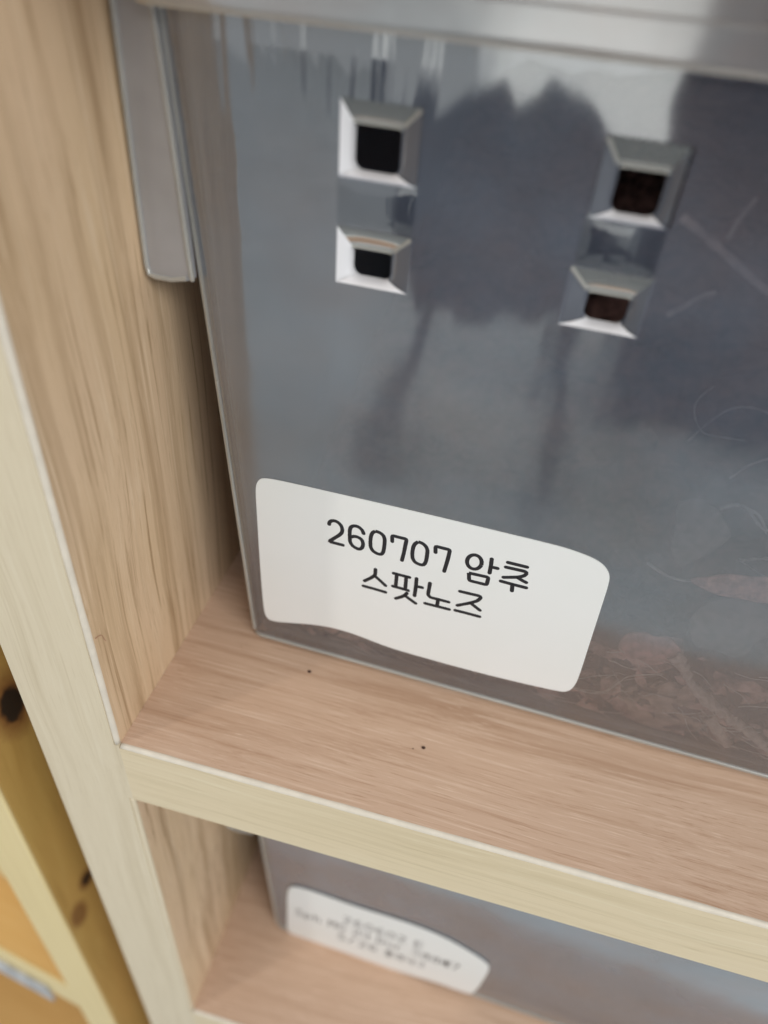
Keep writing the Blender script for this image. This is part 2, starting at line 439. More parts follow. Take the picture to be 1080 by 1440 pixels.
def build_bridges(parent):
    for (x0, x1) in ((28.8, 38.6), (58.4, 67.5)):
        bm = bmesh.new(); rows = []
        for i in range(9):
            z = 86.1 + 5.8 * i / 8; row = []
            for k in range(9):
                x = x0 + (x1 - x0) * k / 8
                h = .34 * (1 - abs(2 * i / 8 - 1) ** 4) * (1 - abs(2 * k / 8 - 1) ** 4) + .05
                row.append(bm.verts.new(Vector((x, wall_y(z) - h, z)) * MM))
            rows.append(row)
        for i in range(8):
            for k in range(8): bm.faces.new((rows[i][k], rows[i][k+1], rows[i+1][k+1], rows[i+1][k]))
        from_bm('vent_bridge', bm, M['bridge'], parent, True)
M['bridge'] = plastic('bridge_plastic', .03, .06, (.86, .87, .9), (.6, .62, .7), wav=.3, haze_tone=False)

def build_lid(parent, flap_bottom):
    """lid with a skirt that laps over the tub rim; profile swept round the rim"""
    prof = [(-1.1, 106.7), (-2.0, 106.75), (-2.25, 107.0), (-2.3, 107.35), (-2.3, 107.7), (-2.3, 113.4), (-2.3, 113.8), (-1.6, 115.4), (2.5, 116.0)]
    bm = bmesh.new(); rows = []
    for off, z in prof:
        rows.append([bm.verts.new(Vector((x, y, z)) * MM) for x, y in ring(107, off)])
    n = len(rows[0])
    for i in range(len(rows) - 1):
        for k in range(n): bm.faces.new((rows[i][k], rows[i][(k+1) % n], rows[i+1][(k+1) % n], rows[i+1][k]))
    bm.faces.new(rows[-1])
    from_bm('lid_body', bm, M['lid'], parent, True)
    # lower bead of the skirt
    bm = bmesh.new(); prev = None
    base = ring(107, -2.0); first = None
    for i, (x, y) in enumerate(base + [base[0]]):
        rg = [bm.verts.new(Vector((x, y + .3 * math.cos(t) - .1, 106.85 + .3 * math.sin(t))) * MM) for t in [j * math.tau / 6 for j in range(6)]]
        if prev:
            for j in range(6): bm.faces.new((prev[j], prev[(j+1) % 6], rg[(j+1) % 6], rg[j]))
        prev = rg
    from_bm('skirt_bead', bm, M['bead'], parent, True)
    bm = bmesh.new(); prev = None
    for i in range(41):
        x = 10 + i * 4.2; rg = [bm.verts.new(Vector((x, wall_y(107) - 2.3 + .12 * math.cos(t), 110.5 + .2 * math.sin(t))) * MM) for t in [j * math.tau / 8 for j in range(8)]]
        if prev:
            for j in range(8): bm.faces.new((prev[j], prev[(j+1) % 8], rg[(j+1) % 8], rg[j]))
        prev = rg
    from_bm('skirt_ridge', bm, M['lid'], parent, True)
    # the wing hanging down at the left
    def flap(sx):
        bm = bmesh.new()
        pts = [(.9, 113.0), (.55, flap_bottom + 12), (.35, flap_bottom + 1.6), (.55, flap_bottom + .5), (1.4, flap_bottom), (3.5, flap_bottom - .12), (6.6, flap_bottom + .55),
               (7.6, flap_bottom + .9), (7.25, flap_bottom + 12), (6.3, flap_bottom + 32), (5.6, 113.0)]
        f = [bm.verts.new(Vector((x if sx > 0 else 186 - x, -1.9, z)) * MM) for x, z in pts]
        g = [bm.verts.new(Vector((x if sx > 0 else 186 - x, -.4, z)) * MM) for x, z in pts]
        ff = bm.faces.new(f); bm.faces.new(g[::-1]); n = len(f)
        for k in range(n): bm.faces.new((f[k], f[(k+1) % n], g[(k+1) % n], g[k]))
        bmesh.ops.bevel(bm, geom=[e for e in ff.edges], offset=.35 * MM, segments=2, profile=.5, affect='EDGES')
        o = from_bm('lid_wing', bm, M['wing'], parent)
        # thick outer borders
        for q, r in ((0, .36), (1, .34)):
            bm = bmesh.new(); prev = None
            path = [(5.75, 113), (5.95, 106), (6.35, 100), (6.7, 94), (7.1, 86), (7.5, 78), (7.75, flap_bottom + .9)] if q else [(.95, 113), (.8, flap_bottom + 20), (.75, flap_bottom + 2), (1.0, flap_bottom + .7), (2, flap_bottom + .45), (4.5, flap_bottom + .5), (6.9, flap_bottom + 1.1)]
            for k, (x, z) in enumerate(path):
                p = Vector((x if sx > 0 else 186 - x, -2.0, z))
                d = Vector((path[min(k+1, 6)][0] - path[max(k-1, 0)][0], 0, path[min(k+1, 6)][1] - path[max(k-1, 0)][1])).normalized()
                u = Vector((0, 1, 0)).cross(d)
                rg = [bm.verts.new((p + (Vector((0, 1, 0)) * math.cos(t) + u * math.sin(t)) * r) * MM) for t in [j * math.tau / 6 for j in range(6)]]
                if prev:
                    for j in range(6): bm.faces.new((prev[j], prev[(j+1) % 6], rg[(j+1) % 6], rg[j]))
                prev = rg
            from_bm('wing_border', bm, M['bead'], o, True)
    flap(1)

YAW = math.atan(-.037)
T1 = (0, .03113, .0004)
tub = thing('storage_tub', 'milky clear plastic tub on the upper board with four square vents in its front', 'tub', T1, YAW, 'plastic tubs in the cubbies')
build_tub(tub); build_vents(tub); build_bridges(tub)
lid = thing('tub_lid', 'milky plastic lid over the upper tub with a narrow wing hanging at its left', 'lid', T1, YAW, 'lids of the plastic tubs')
build_lid(lid, 73.9)
# the lower tub, a copy of the first
T2 = (.0030, .0295, -.14056)
def copy_tree(o, parent=None):
    c = o.copy(); C.objects.link(c)
    if parent: c.parent = parent
    for ch in o.children: copy_tree(ch, c)
    return c
tub2 = copy_tree(tub); tub2.location = T2
tub2['label'] = 'blurred milky plastic tub in the lower cubby, mostly hidden behind the upper board'
lid2 = thing('tub_lid', 'lid of the lower tub, only the tip of its wing showing under the board', 'lid', T2, YAW, 'lids of the plastic tubs')
build_lid(lid2, 61.5)

STROKES = [[[28.9,35.92],[28.89,36.34],[29.26,36.84],[29.73,37.05],[30.44,36.91],[31.05,36.35],[31.31,35.53],[31.27,34.76],[30.77,33.98],[28.94,31.93],[30.11,31.9],[31.51,31.89]],
 [[35.07,35.76],[34.8,36.49],[34.07,37.01],[33.3,37.0],[32.76,36.53],[32.61,35.64],[32.66,34.44],[32.76,33.08],[33.23,32.3],[34.09,31.89],[34.68,31.93],[35.08,32.59],[35.12,33.54],[34.79,34.36],[34.07,34.65],[33.41,34.62],[32.86,34.2]],
 [[37.1,36.92],[37.91,36.88],[38.59,36.35],[38.84,35.52],[38.86,34.0],[38.79,32.73],[38.49,31.94],[37.78,31.89],[36.93,32.27],[36.48,33.06],[36.36,34.25],[36.37,35.48],[36.59,36.46],[37.1,36.92]],
 [[40.13,35.58],[40.02,36.9],[41.36,36.85],[42.54,36.88],[42.41,34.86],[42.34,33.61],[42.16,31.82]],
 [[44.54,36.9],[45.27,36.84],[45.97,36.28],[46.28,35.54],[46.32,34.01],[46.27,32.75],[45.99,31.96],[45.31,31.85],[44.39,32.17],[43.92,32.95],[43.76,34.24],[43.81,35.57],[44.03,36.37],[44.54,36.9]],
 [[47.64,35.53],[47.48,36.9],[48.71,36.86],[49.94,36.87],[49.87,34.9],[49.76,33.48],[49.6,31.75]],
 [[55.44,35.2],[55.33,34.8],[55.15,34.45],[54.91,34.17],[54.62,33.98],[54.3,33.9],[53.98,33.93],[53.67,34.07],[53.41,34.31],[53.2,34.63],[53.07,35.02],[53.01,35.43],[53.04,35.85],[53.15,36.25],[53.34,36.6],[53.58,36.87],[53.87,37.05],[54.18,37.13],[54.5,37.1],[54.8,36.96],[55.06,36.73],[55.26,36.41],[55.4,36.03],[55.46,35.62],[55.44,35.2]],
 [[56.89,37.1],[57.01,35.5],[57.05,33.94]],
 [[57.12,35.36],[58.15,35.38]],
 [[53.73,32.78],[57.05,32.91],[57.04,31.09],[54.02,31.07],[53.73,32.78]],
 [[59.54,37.23],[62.65,37.23]],
 [[59.4,36.11],[62.18,36.2],[62.87,36.16],[62.87,35.71],[62.53,35.13],[61.72,34.6],[60.61,34.17],[59.43,33.75]],
 [[61.61,34.48],[62.47,34.08],[63.17,33.86]],
 [[59.15,32.75],[61.29,32.68],[63.41,32.68]],
 [[61.15,32.57],[61.31,31.19]],
 [[37.68,28.09],[37.7,26.61],[36.98,25.68],[35.86,24.54]],
 [[37.67,26.43],[38.7,25.62],[39.75,24.7]],
 [[35.69,23.17],[37.88,23.14],[39.87,23.03]],
 [[40.97,28.25],[42.36,28.24],[43.84,28.24]],
 [[41.55,28.16],[41.61,25.24]],
 [[43.27,28.17],[43.37,25.1]],
 [[41.09,25.05],[42.53,25.03],[43.92,24.95]],
 [[45.11,28.39],[45.19,26.26],[45.17,24.05]],
 [[45.23,26.51],[46.3,26.56]],
 [[43.75,24.21],[43.47,23.52],[42.73,22.8],[41.87,22.13]],
 [[43.4,23.5],[44.57,22.78],[45.55,22.21]],
 [[47.55,28.11],[47.51,25.15],[48.0,24.65],[49.43,24.7],[51.3,24.67]],
 [[49.41,24.48],[49.42,23.21]],
 [[47.24,22.84],[49.42,22.86],[51.63,22.89]],
 [[52.88,27.99],[54.62,28.03],[56.45,28.1],[56.62,27.77],[56.1,26.74],[54.96,25.8],[52.92,24.42]],
 [[54.99,25.88],[55.98,25.24],[56.89,24.66]],
 [[52.71,23.06],[54.89,23.09],[57.08,23.06]]]
LABEL_OUTLINE = [[17.19,42.61],[20.77,42.87],[33.21,43.02],[45.19,43.16],[56.78,43.15],[64.66,43.12],[68.01,43.01],[71.44,42.47],[73.61,41.66],[75.02,40.11],[75.49,38.36],[75.78,32.27],[76.15,24.09],[76.6,14.94],[76.54,11.52],[75.75,9.41],[74.17,8.9],[68.3,8.43],[61.61,8.08],[54.76,7.93],[47.75,7.99],[41.34,8.13],[34.78,9.31],[30.41,9.48],[26.01,8.8],[21.51,7.47],[17.69,6.4],[16.18,6.9],[15.69,9.9],[15.52,22.65],[15.54,34.87],[15.52,39.98],[16.13,41.85]]
LABEL_OUTLINE_LOW = [[22.23,37.65],[25.74,38.91],[33.92,38.8],[42.62,38.48],[51.73,39.33],[60.73,39.48],[68.01,38.22],[74.33,35.3],[79.56,32.1],[82.22,29.66],[82.94,26.1],[82.64,16.92],[82.05,6.89],[81.13,2.39],[77.99,1.6],[70.04,2.06],[60.88,0.43],[51.44,-0.35],[41.08,0.02],[32.0,-0.14],[24.93,-0.2],[21.01,-0.09],[19.97,1.65],[20.25,17.07],[20.51,31.22],[21.11,35.35]]
# ---------------------------------------------------------------- labels
def outline_obj(name, pts, thick, off, mat, parent):
    """die-cut label: rounded outline with real thickness, laid on the tilted front wall"""
    bm = bmesh.new()
    # smooth the outline a little
    P = [Vector(p) for p in pts]
    for _ in range(2):
        Q = []
        for i in range(len(P)):
            a, b = P[i], P[(i+1) % len(P)]
            Q += [a * .75 + b * .25, a * .25 + b * .75]
        P = Q
    f = [bm.verts.new(Vector((p.x, wall_y(p.y) - off - thick, p.y)) * MM) for p in P]
    g = [bm.verts.new(Vector((p.x, wall_y(p.y) - off, p.y)) * MM) for p in P]
    bm.faces.new(f); bm.faces.new(g[::-1]); n = len(f)
    for k in range(n): bm.faces.new((f[k], f[(k+1) % n], g[(k+1) % n], g[k]))
    return from_bm(name, bm, mat, parent)
def strokes_obj(name, strokes, width, off, parent, jit=.03):
    bm = bmesh.new(); r0 = width / 2
    for si, st in enumerate(strokes):
        pts = []
        for i in range(len(st) - 1):                 # resample
            a, b = Vector(st[i]), Vector(st[i+1]); k = max(1, int((b - a).length / .28))
            for j in range(k): pts.append(a.lerp(b, j / k))
        pts.append(Vector(st[-1]))
        closed = (Vector(st[0]) - Vector(st[-1])).length < .01
        if len(pts) > 3:                             # soften corners
            for _ in range(1):
                pts = [pts[0]] + [(pts[i-1] + pts[i] * 2 + pts[i+1]) / 4 for i in range(1, len(pts) - 1)] + [pts[-1]]
        prev = None; n = len(pts)
        seq = [(pts[0], .0)] + [(p, 1.) for p in pts] + [(pts[-1], .0)]
        d0 = (pts[1] - pts[0]).normalized(); d1 = (pts[-1] - pts[-2]).normalized()
        full = []
        if not closed:
            for c, s in ((.95, .3), (.7, .71), (.38, .92)): full.append((pts[0] - d0 * r0 * c, s))
        for k, p in enumerate(pts): full.append((p, 1 + jit * 2 * noise.noise(Vector((p.x * 2.3, p.y * 2.3, si)))))
        if not closed:
            for c, s in ((.38, .92), (.7, .71), (.95, .3)): full.append((pts[-1] + d1 * r0 * c, s))
        for k, (p, s) in enumerate(full):
            d = (full[min(k+1, len(full)-1)][0] - full[max(k-1, 0)][0])
            if d.length < 1e-6: continue
            d.normalize(); nx = Vector((-d.y, d.x))
            rg = []
            for t in range(6):
                a = t * math.tau / 6
                q = p + nx * math.cos(a) * r0 * s
                rg.append(bm.verts.new(Vector((q.x, wall_y(q.y) - off - .02 * math.sin(a), q.y)) * MM))
            if prev:
                for j in range(6): bm.faces.new((prev[j], prev[(j+1) % 6], rg[(j+1) % 6], rg[j]))
            else: bm.faces.new(rg)
            prev = rg
        bm.faces.new(prev)
    return from_bm(name, bm, M['ink'], parent, True)
lab = thing('paper_label', 'sharp white label on the upper tub, black date 260707 over two Korean words', 'label', T1, YAW, 'white labels on the tubs')
outline_obj('label_paper', LABEL_OUTLINE, .12, .06, M['label'], lab)
strokes_obj('printed_text', STROKES, .70, .20, lab)
T2L = (0, .0293, -.14096)
lab2 = thing('paper_label', 'blurred white label with three lines of small print on the lower tub', 'label', T2L, YAW, 'white labels on the tubs')
outline_obj('label_paper', LABEL_OUTLINE_LOW, .12, .06, M['label'], lab2)
# simple stroke font for the small print, unit cell 1 x 1.6
G = {'2': [[(0, 1.3), (.3, 1.6), (.8, 1.5), (.9, 1.1), (0, 0), (1, 0)]], '6': [[(.9, 1.4), (.5, 1.6), (.05, 1.1), (0, .4), (.4, 0), (.9, .2), (.9, .7), (.5, .9), (.05, .7)]],
     '0': [[(.5, 1.6), (0, 1.2), (0, .4), (.5, 0), (1, .4), (1, 1.2), (.5, 1.6)]], 'E': [[(1, 1.6), (0, 1.6), (0, 0), (1, 0)], [(0, .8), (.9, .8)]],
     'S': [[(.9, 1.4), (.5, 1.6), (.05, 1.3), (.2, .9), (.8, .7), (.95, .3), (.5, 0), (0, .2)]], 'p': [[(0, 1), (0, -.4)], [(0, .8), (.5, 1), (.9, .6), (.5, .1), (0, .2)]],
     'h': [[(0, 1.6), (0, 0)], [(0, .8), (.5, 1), (.8, .7), (.8, 0)]], 'M': [[(0, 0), (0, 1.6), (.5, .7), (1, 1.6), (1, 0)]], 'G': [[(.9, 1.4), (.4, 1.6), (0, 1), (.1, .2), (.6, 0), (.95, .4), (.95, .8), (.6, .8)]],
     'J': [[(.8, 1.6), (.8, .3), (.4, 0), (0, .3)]], '5': [[(.9, 1.6), (.1, 1.6), (.05, .9), (.6, 1), (.95, .5), (.6, 0), (0, .2)]], '/': [[(0, 0), (.8, 1.6)]],
     'D': [[(0, 0), (0, 1.6), (.6, 1.5), (.95, .9), (.6, .1), (0, 0)]], 'u': [[(0, 1), (0, .2), (.4, 0), (.8, .2), (.8, 1)]], 'r': [[(0, 1), (0, 0)], [(0, .7), (.5, 1)]],
     'g': [[(0, 1.5), (.8, 1.5), (.75, .8)], [(-.05, .35), (1.0, .35)]],                                                      # 그
     'a': [[(0, 1.4), (.55, 1.4), (.55, .9), (0, .9), (0, .3), (.55, .3)], [(.85, 1.6), (.85, 0)], [(.85, .8), (1.05, .8)]],  # 라
     'b': [[(0, 1.4), (0, .3), (.45, .3), (.45, 1.4)], [(0, .9), (.45, .9)], [(.7, 1.6), (.7, 0)], [(1, 1.6), (1, 0)], [(.7, .8), (1, .8)]],   # 배
     'P': [[(0, 1.5), (.6, 1.5)], [(.15, 1.5), (.15, .9)], [(.45, 1.5), (.45, .9)], [(0, .9), (.6, .9)], [(.85, 1.6), (.85, .8)], [(.1, .6), (.9, .6), (.9, .35), (.1, .35), (.1, 0), (.95, 0)]],
     '7': [[(0, 1.6), (1, 1.6), (.4, 0)]], 'n': [[(0, 1.4), (0, .6), (.6, .6)], [(.85, 1.6), (.85, 0)], [(.85, .9), (1.05, .9)]], ' ': []}
def small_text(s, x, z, w, h, gap):
    out = []
    for ch in s:
        for st in G[ch]: out.append([(x + p[0] * w, z + p[1] * h / 1.6) for p in st])
        x += (w + gap) if ch != ' ' else w * .8
    return out
st2 = small_text('260602 E', 38.6, 24.6, 2.15, 4.6, 1.25)
st2 += small_text('Sph MG 2n Dur gaab7', 23.2, 17.6, 2.1, 4.8, .95)
st2 += small_text('5/26 Pang', 37.3, 9.8, 2.2, 4.8, 1.2)
strokes_obj('printed_text', st2, .42, .20, lab2)

# ---------------------------------------------------------------- what lies in the upper tub
def tubpt(x, y, z): return Vector((x, y, z))
RZ = Matrix.Rotation(YAW, 3, 'Z')
litter = bmesh.new()
def heap(x, y):
    base = 7 + 72 * (y / 190) ** .9 + 8 * max(0, (x - 60) / 100)  # raised at the back so the vent holes look dark
    return base + 6 * noise.noise(Vector((x / 22, y / 22, 1))) + 3 * noise.noise(Vector((x / 7, y / 7, 4)))
NXg, NYg = 70, 70; gridv = []
for i in range(NXg):
    row = []
    for j in range(NYg):
        x = 15.4 + 154 * i / (NXg - 1); y = 8.0 + 192 * j / (NYg - 1)
        row.append(litter.verts.new(Vector((x, y, max(2.2, heap(x, y)))) * MM))
    gridv.append(row)
for i in range(NXg - 1):
    for j in range(NYg - 1): litter.faces.new((gridv[i][j], gridv[i+1][j], gridv[i+1][j+1], gridv[i][j+1]))
for i in range(NXg - 1):       # front face of the heap against the wall
    a, b = gridv[i][0], gridv[i+1][0]
    c = litter.verts.new((b.co.x, b.co.y, 1.6 * MM)); d = litter.verts.new((a.co.x, a.co.y, 1.6 * MM))
    litter.faces.new((a, b, c, d))
for k in range(1500):
    if k < 1100: x, y = random.uniform(16, 168), 3.2 + random.random() ** 1.6 * 20
    else: x, y = random.uniform(16, 168), random.uniform(4, 195)
    z = heap(x, max(y, 8)) * (random.uniform(.15, 1.1) if y < 9 else 1) + 1.0
    z = max(z, 3.0)
    s = random.uniform(1.2, 5.0); asp = random.uniform(.25, .6); cu = random.uniform(-.3, .3)
    rot = Matrix.Rotation(random.uniform(0, 6.28), 3, 'Z') @ Matrix.Rotation(random.gauss(0, .8), 3, 'X') @ Matrix.Rotation(random.gauss(0, .5), 3, 'Y')
    pts = [(-1, 0, 0), (-.4, -asp, cu), (.4, -asp, cu), (1, 0, 0), (.4, asp, cu), (-.4, asp, cu)]
    vs = []
    for p in pts:
        q = rot @ (Vector(p) * s) + Vector((x, y, z))
        q.y = max(q.y, 2.1); q.z = max(q.z, 1.5); q.x = min(max(q.x, 15.2), 170)
        vs.append(litter.verts.new(q * MM))
    litter.faces.new((vs[0], vs[1], vs[2], vs[3])); litter.faces.new((vs[0], vs[3], vs[4], vs[5]))
lt = from_bm('leaf_litter', litter, M['litter']); lt['kind'] = 'stuff'
tag(lt, 'brown crumbled leaf litter filling the bottom of the upper tub', 'leaf litter'); lt.location = T1; lt.rotation_euler = (0, 0, YAW)

def leaf(label, outline, y, depth, mat, name='dry_leaf', cat='leaf', rag=.55, thick=.5):
    cx = sum(p[0] for p in outline) / len(outline); cz = sum(p[1] for p in outline) / len(outline)
    P = []
    for i in range(len(outline)):
        a = Vector(outline[i]); b = Vector(outline[(i+1) % len(outline)])
        for f in (0, .5):
            q = a.lerp(b, f); d = (q - Vector((cx, cz))).normalized()
            P.append(q + d * rag * random.uniform(-1, 1))
    for _ in range(2):
        Q = []
        for i in range(len(P)):
            a, b = P[i], P[(i+1) % len(P)]; Q += [a * .75 + b * .25, a * .25 + b * .75]
        P = Q
    bm = bmesh.new(); rings = []
    for s in (1, .93, .8, .6, .35):
        rg = []
        for i, p in enumerate(P):
            x = cx + (p.x - cx) * s * (1 + .05 * noise.noise(Vector((p.x, p.y, 1)))); z = cz + (p.y - cz) * s
            yy = y - depth * (1 - s * s) + .5 * noise.noise(Vector((x * .35, z * .35, cx)))
            rg.append(bm.verts.new(Vector((x, yy, z)) * MM))
        rings.append(rg)
    n = len(P)
    for a, b in zip(rings, rings[1:]):
        for i in range(n): bm.faces.new((a[i], a[(i+1) % n], b[(i+1) % n], b[i]))
    bm.faces.new(rings[-1])
    o = from_bm(name, bm, mat, None, True)
    sm = o.modifiers.new('thickness', 'SOLIDIFY'); sm.thickness = thick * MM; sm.offset = 1
    o.location = T1; o.rotation_euler = (0, 0, YAW)
    return tag(o, label, cat)
def strand(label, pts, r, mat, name, cat, taper=.6, wob=.0, tagit=True, bm=None):
    own = bm is None
    bm = bm or bmesh.new(); P = [Vector(p) for p in pts]
    for _ in range(3):
        Q = [P[0]]
        for i in range(len(P) - 1): Q += [P[i] * .75 + P[i+1] * .25, P[i] * .25 + P[i+1] * .75]
        P = Q + [P[-1]]
    prev = None; n = len(P)
    for i, p in enumerate(P):
        d = (P[min(i+1, n-1)] - P[max(i-1, 0)]).normalized()
        s = d.cross(Vector((0, 1, .1))).normalized(); u = s.cross(d)
        rr = r * (1 - (1 - taper) * i / n) * (1 + wob * noise.noise(Vector((i * .6, r * 10, 3))))
        rg = [bm.verts.new((p + (s * math.cos(t) + u * math.sin(t)) * rr) * MM) for t in [j * math.tau / 6 for j in range(6)]]
        if prev:
            for j in range(6): bm.faces.new((prev[j], prev[(j+1) % 6], rg[(j+1) % 6], rg[j]))
        prev = rg
    if not own: return
    o = from_bm(name, bm, mat, None, True); o.location = T1; o.rotation_euler = (0, 0, YAW)
    return tag(o, label, cat) if tagit else o
leaf('reddish oval dried leaf right of the label, behind the plastic', [(81.2, 21.8), (82.3, 24.4), (84.8, 25.8), (88.4, 25.6), (91.4, 24.0), (91.8, 21.6), (89.0, 19.3), (85.4, 18.2), (82.6, 19.2)], 3.0, 1.0, M['leaf'])
leaf('broad brown dried leaf low in the tub below the oval leaf', [(84.5, 6), (87, 11), (91.3, 14.6), (96.5, 14.4), (100.5, 11.5), (102.4, 7), (101.0, 2.6), (95.7, 1.6), (89.0, 2.0)], 3.6, .8, M['leaf2'])
leaf('faint round dried leaf high at the right of the tub', [(82.8, 49.0), (85.0, 51.5), (88.6, 49.6), (92.2, 46.0), (90.6, 41.2), (87.0, 36.8), (84.6, 41)], 8.5, 1.0, M['leaf3'])
leaf('rounded brown leaf above the stalk near the right picture edge', [(91.0, 31.5), (95.5, 36.0), (101.0, 35.0), (104.0, 30.0), (102.0, 24.5), (96.5, 22.5), (92.0, 26)], 5.6, 1.2, M['leaf3'], rag=1.1)
leaf('narrow reddish leaf lying at the right picture edge over the rounded leaf', [(88, 37.5), (94, 41.0), (102, 42.5), (109, 40.5), (108, 37.5), (99, 37.0), (92, 36)], 5.2, .8, M['leaf'])
strand('pale twisted stalk curving down from the oval leaf to the right', [(90.2, 2.6, 22.8), (93.0, 2.5, 20.6), (94.8, 2.4, 17.2), (98.6, 2.3, 14.2), (103.5, 2.4, 11.2), (108.0, 2.6, 8.6), (114, 3, 4.4)], 1.05, M['stalk'], 'dry_stalk', 'stalk', .9, .8)
strand('short pale twig slanting to the bottom edge of the tub', [(100.6, 2.5, 10.0), (103.6, 2.4, 6.4), (106.4, 2.5, 3.6)], 1.2, M['stalk'], 'twig', 'twig', .75, .5)
strand('long dim stem slanting across the upper right of the tub', [(69.5, 6.0, 91.0), (74.0, 5.0, 88.8), (82.0, 4.6, 84.2), (94, 5, 79)], .6, M['dim'], 'dry_plant', 'plant stem', .8, .4)
strand('short pale twig inside the tub beside the lower right vent', [(71.4, 4.4, 79.6), (73.0, 4.0, 81.2), (74.4, 4.0, 82.9), (76.0, 4.4, 83.4)], .42, M['dim'], 'twig', 'twig', .7, .4)
strand('thin upright stem inside the tub near the right picture edge', [(76.4, 4.0, 94.6), (75.4, 4.4, 92.0), (75.1, 4.4, 89.8)], .30, M['dim'], 'dry_plant', 'plant stem', .8, .3)
fb = bmesh.new()
swirls = []
for q in range(12):
    x = random.uniform(78, 114); z = random.uniform(36, 82); L = random.uniform(8, 20); a = random.uniform(-.9, .5); c = random.uniform(-.5, .5)
    swirls.append([(x + L * t * math.cos(a) - c * L * math.sin(math.pi * t) * math.sin(a), random.uniform(6, 10), z + L * t * math.sin(a) + c * L * math.sin(math.pi * t) * math.cos(a)) for t in (0, .2, .4, .6, .8, 1)])
sb = bmesh.new()
for f in swirls: strand('', f, random.uniform(.12, .34), None, '', '', .5, .5, False, sb)
so = from_bm('dry_moss', sb, M['dim'], None, True); so['kind'] = 'stuff'; so.location = T1; so.rotation_euler = (0, 0, YAW)
tag(so, 'dim curling moss strands behind the right part of the upper tub', 'moss')
fibres = [[(73, 1.7, 9.6), (76, 1.6, 8.4), (80.2, 1.5, 8.4), (82.6, 1.5, 10.0), (83.6, 1.5, 13), (85.0, 1.5, 15.8), (90, 1.5, 18.2)]]
for q in range(3): fibres.append([(x + random.uniform(-.6, .6), y, z + random.uniform(-.9, .9)) for x, y, z in fibres[0]])
for q in range(46):
    x = random.uniform(70, 118); z = random.uniform(3, 24); a = random.uniform(-.9, .6); L = random.uniform(3, 9)
    y = random.uniform(1.6, 2.3)
    fibres.append([(x + L * t * math.cos(a) + random.uniform(-.5, .5), y, max(2, z + L * t * math.sin(a) + random.uniform(-.8, .8))) for t in (0, .3, .6, 1)])
for q in range(14):
    x = random.uniform(17, 72); z = random.uniform(2.5, 6); L = random.uniform(4, 9); a = random.uniform(-.3, .3)
    fibres.append([(x + L * t * math.cos(a), 1.8, max(2, z + L * t * math.sin(a) + random.uniform(-.5, .5))) for t in (0, .3, .6, 1)])
for f in fibres: strand('', f, random.uniform(.05, .10), None, '', '', .6, 0, False, fb)
fo = from_bm('plant_fibres', fb, M['fibre'], None, True); fo['kind'] = 'stuff'; fo.location = T1; fo.rotation_euler = (0, 0, YAW)
tag(fo, 'fine pale plant fibres pressed against the inside of the upper tub', 'fibres')
chips = bmesh.new()
for k in range(150):
    x = random.uniform(70, 120) if k < 110 else random.uniform(17, 70)
    z = 2.5 + random.random() ** 1.4 * (20 if x > 74 else 6); y = random.uniform(2.4, 5.0)
    s_ = random.uniform(.9, 3.6); asp = random.uniform(.2, .55); a = random.uniform(-1.2, .5)
    ca, sa = math.cos(a), math.sin(a); vs = []
    for q in range(9):
        t = q * math.tau / 9; ux = math.cos(t) * s_ * (1 + random.uniform(-.25, .25)); uz = math.sin(t) * s_ * asp * (1 + random.uniform(-.3, .3))
        vs.append(chips.verts.new(Vector((x + ux * ca - uz * sa, y + random.uniform(-.3, .3) + .25 * uz, max(1.7, z + ux * sa + uz * ca))) * MM))
    mid = chips.verts.new(Vector((x, y - .5, max(1.7, z))) * MM)
    for q in range(9): chips.faces.new((vs[q], vs[(q+1) % 9], mid))
for f in chips.faces: f.material_index = 0
ch = from_bm('bark_chips', chips, M['chips']); ch['kind'] = 'stuff'; ch.location = T1; ch.rotation_euler = (0, 0, YAW)
tag(ch, 'reddish brown bark chips pressed along the foot of the upper tub', 'bark chips')
# litter of the lower tub
lt2 = lt.copy(); C.objects.link(lt2); lt2.location = T2
lt2['label'] = 'dim leaf litter inside the blurred lower tub'

# ---------------------------------------------------------------- crumbs on the board
def crumb(x, y, z, r, label):
    bm = bmesh.new(); bmesh.ops.create_icosphere(bm, subdivisions=2, radius=r * MM)
    for v in bm.verts:
        v.co *= 1 + .5 * noise.noise(v.co * 900 + Vector((x, y, 0))); v.co.z *= .5; v.co.x *= 1.2
    o = from_bm('wood_crumb', bm, M['crumb']); o.location = (x * MM, y * MM, z * MM + r * .4 * MM)
    tag(o, label, 'crumb')
crumb(26.9, 25.5, 0, .28, 'tiny dark crumb on the board just in front of the tub edge')
crumb(52.2, 15.3, 0, .30, 'tiny dark crumb in the middle of the bare board')
crumb(11.6, 27.5, 0, .09, 'pinpoint speck on the board near the left corner of the tub')
crumb(50.4, 14.6, 0, .10, 'very small speck left of the middle crumb')
bm = bmesh.new(); pts = [(.1, 1.2, 27.4), (.12, 1.9, 27.2), (.12, 2.8, 26.6), (.12, 3.0, 25.4), (.1, 3.4, 24.4)]
strand('', pts, .045, None, '', '', .7, 0, False, bm)
hr = from_bm('reddish_hair', bm, M['hair'], None, True); tag(hr, 'short reddish hair clinging to the left upright near the board corner', 'hair')

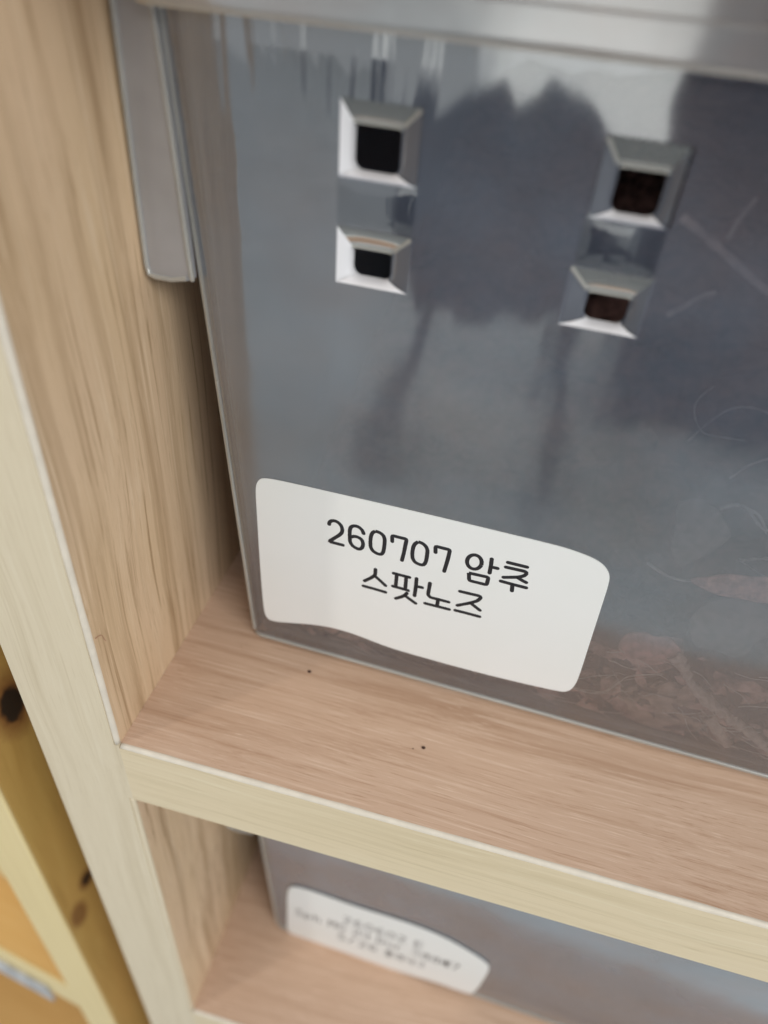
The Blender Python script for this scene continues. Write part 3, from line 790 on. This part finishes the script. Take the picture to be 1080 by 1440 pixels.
# ---------------------------------------------------------------- added unseen stand-ins behind the viewer, shaped for reflections in the plastic
def tube(bm, p0, p1, r0, r1, seg=12, flat=1.0):
    p0 = Vector(p0); p1 = Vector(p1); d = (p1 - p0).normalized()
    s = d.cross(Vector((0, 1, 0.01))).normalized(); u = s.cross(d); prev = None
    for k in range(9):
        f = k / 8; c = p0.lerp(p1, f); r = r0 + (r1 - r0) * f
        rg = [bm.verts.new(c + s * math.cos(t) * r + u * math.sin(t) * r * flat) for t in [j * math.tau / seg for j in range(seg)]]
        if prev:
            for j in range(seg): bm.faces.new((prev[j], prev[(j+1) % seg], rg[(j+1) % seg], rg[j]))
        else: bm.faces.new(rg)
        prev = rg
    bm.faces.new(prev)
YB = -.90
added_stool = thing('added_stool', 'added dark stand behind the viewer, there only to be mirrored in the tub', 'added_stool', (-.06, YB, -.7))  # added out of view, carries the mirrored dark shape
def from_outline(name, pts, y0, y1, mat, parent):
    P = [Vector(p) for p in pts]
    for _ in range(2):
        Q = []
        for i in range(len(P)):
            a, b = P[i], P[(i+1) % len(P)]; Q += [a * .78 + b * .22, a * .22 + b * .78]
        P = Q
    bm = bmesh.new()
    f = [bm.verts.new((p.x, y0, p.y)) for p in P]; g = [bm.verts.new((p.x, y1, p.y)) for p in P]
    bm.faces.new(f); bm.faces.new(g[::-1]); n = len(f)
    for k in range(n): bm.faces.new((f[k], f[(k+1) % n], g[(k+1) % n], g[k]))
    return from_bm(name, bm, mat, parent)
M['added_stool'] = simple('grey_blue_steel', (.07, .08, .11), .5, .1)
from_outline('added_dark_shape', [(-.213, -.241), (-.219, -.148), (-.191, -.11), (-.155, -.094), (-.12, -.074), (-.1, -.105), (-.075, -.099), (-.057, -.062), (-.019, -.088),
             (.016, -.107), (.048, -.135), (.069, -.193), (.078, -.289), (.03, -.30), (.0, -.345), (-.03, -.31), (-.075, -.30), (-.09, -.39), (-.122, -.34), (-.16, -.33), (-.18, -.38), (-.2, -.328)], YB - .09, YB + .03, M['navy'], None)
dark_shape = C.objects['added_dark_shape']; tag(dark_shape, 'added navy shape behind the viewer, there only for the dark reflection in the tub', 'dark_shape')  # added outline, cut to the dark patch mirrored in the tub
for (x0, z0, x1, z1, y1) in ((-.15, -.32, -.235, -.70, YB + .02), (.04, -.30, .08, -.70, YB + .02)):
    bm = bmesh.new(); tube(bm, (x0 + .06, -.04 if y1 > YB else -.14, z0 + .7), (x1 + .06, y1 - YB, z1 + .7), .012, .030)
    from_bm('leg', bm, M['added_stool'], added_stool, True)
bm = bmesh.new(); tube(bm, (0, -.08, .372), (0, -.08, .40), .17, .17, 28); from_bm('seat', bm, M['navy'], added_stool)
cb = thing('added_cabinet', 'added dark blue block behind the viewer, there only to darken the reflection at the right', 'added_cabinet', (.50, -1.35, -.7))  # added out of view to darken the right of the reflection
bm = bmesh.new(); box_bm(-365, 400, -200, 150, 30, 1050, 4, bm); from_bm('carcass', bm, M['added_cabinet'], cb)
for k in (-1, 1): box('door', -363 if k < 0 else 20, 15 if k < 0 else 398, 151, 168, 40, 1040, M['added_cabinet'], cb, 3)
for x in (-320, 360): box('foot', x - 20, x + 20, -180, 130, 0, 30, M['added_cabinet'], cb)
# children keep the plain object matrices they were built with
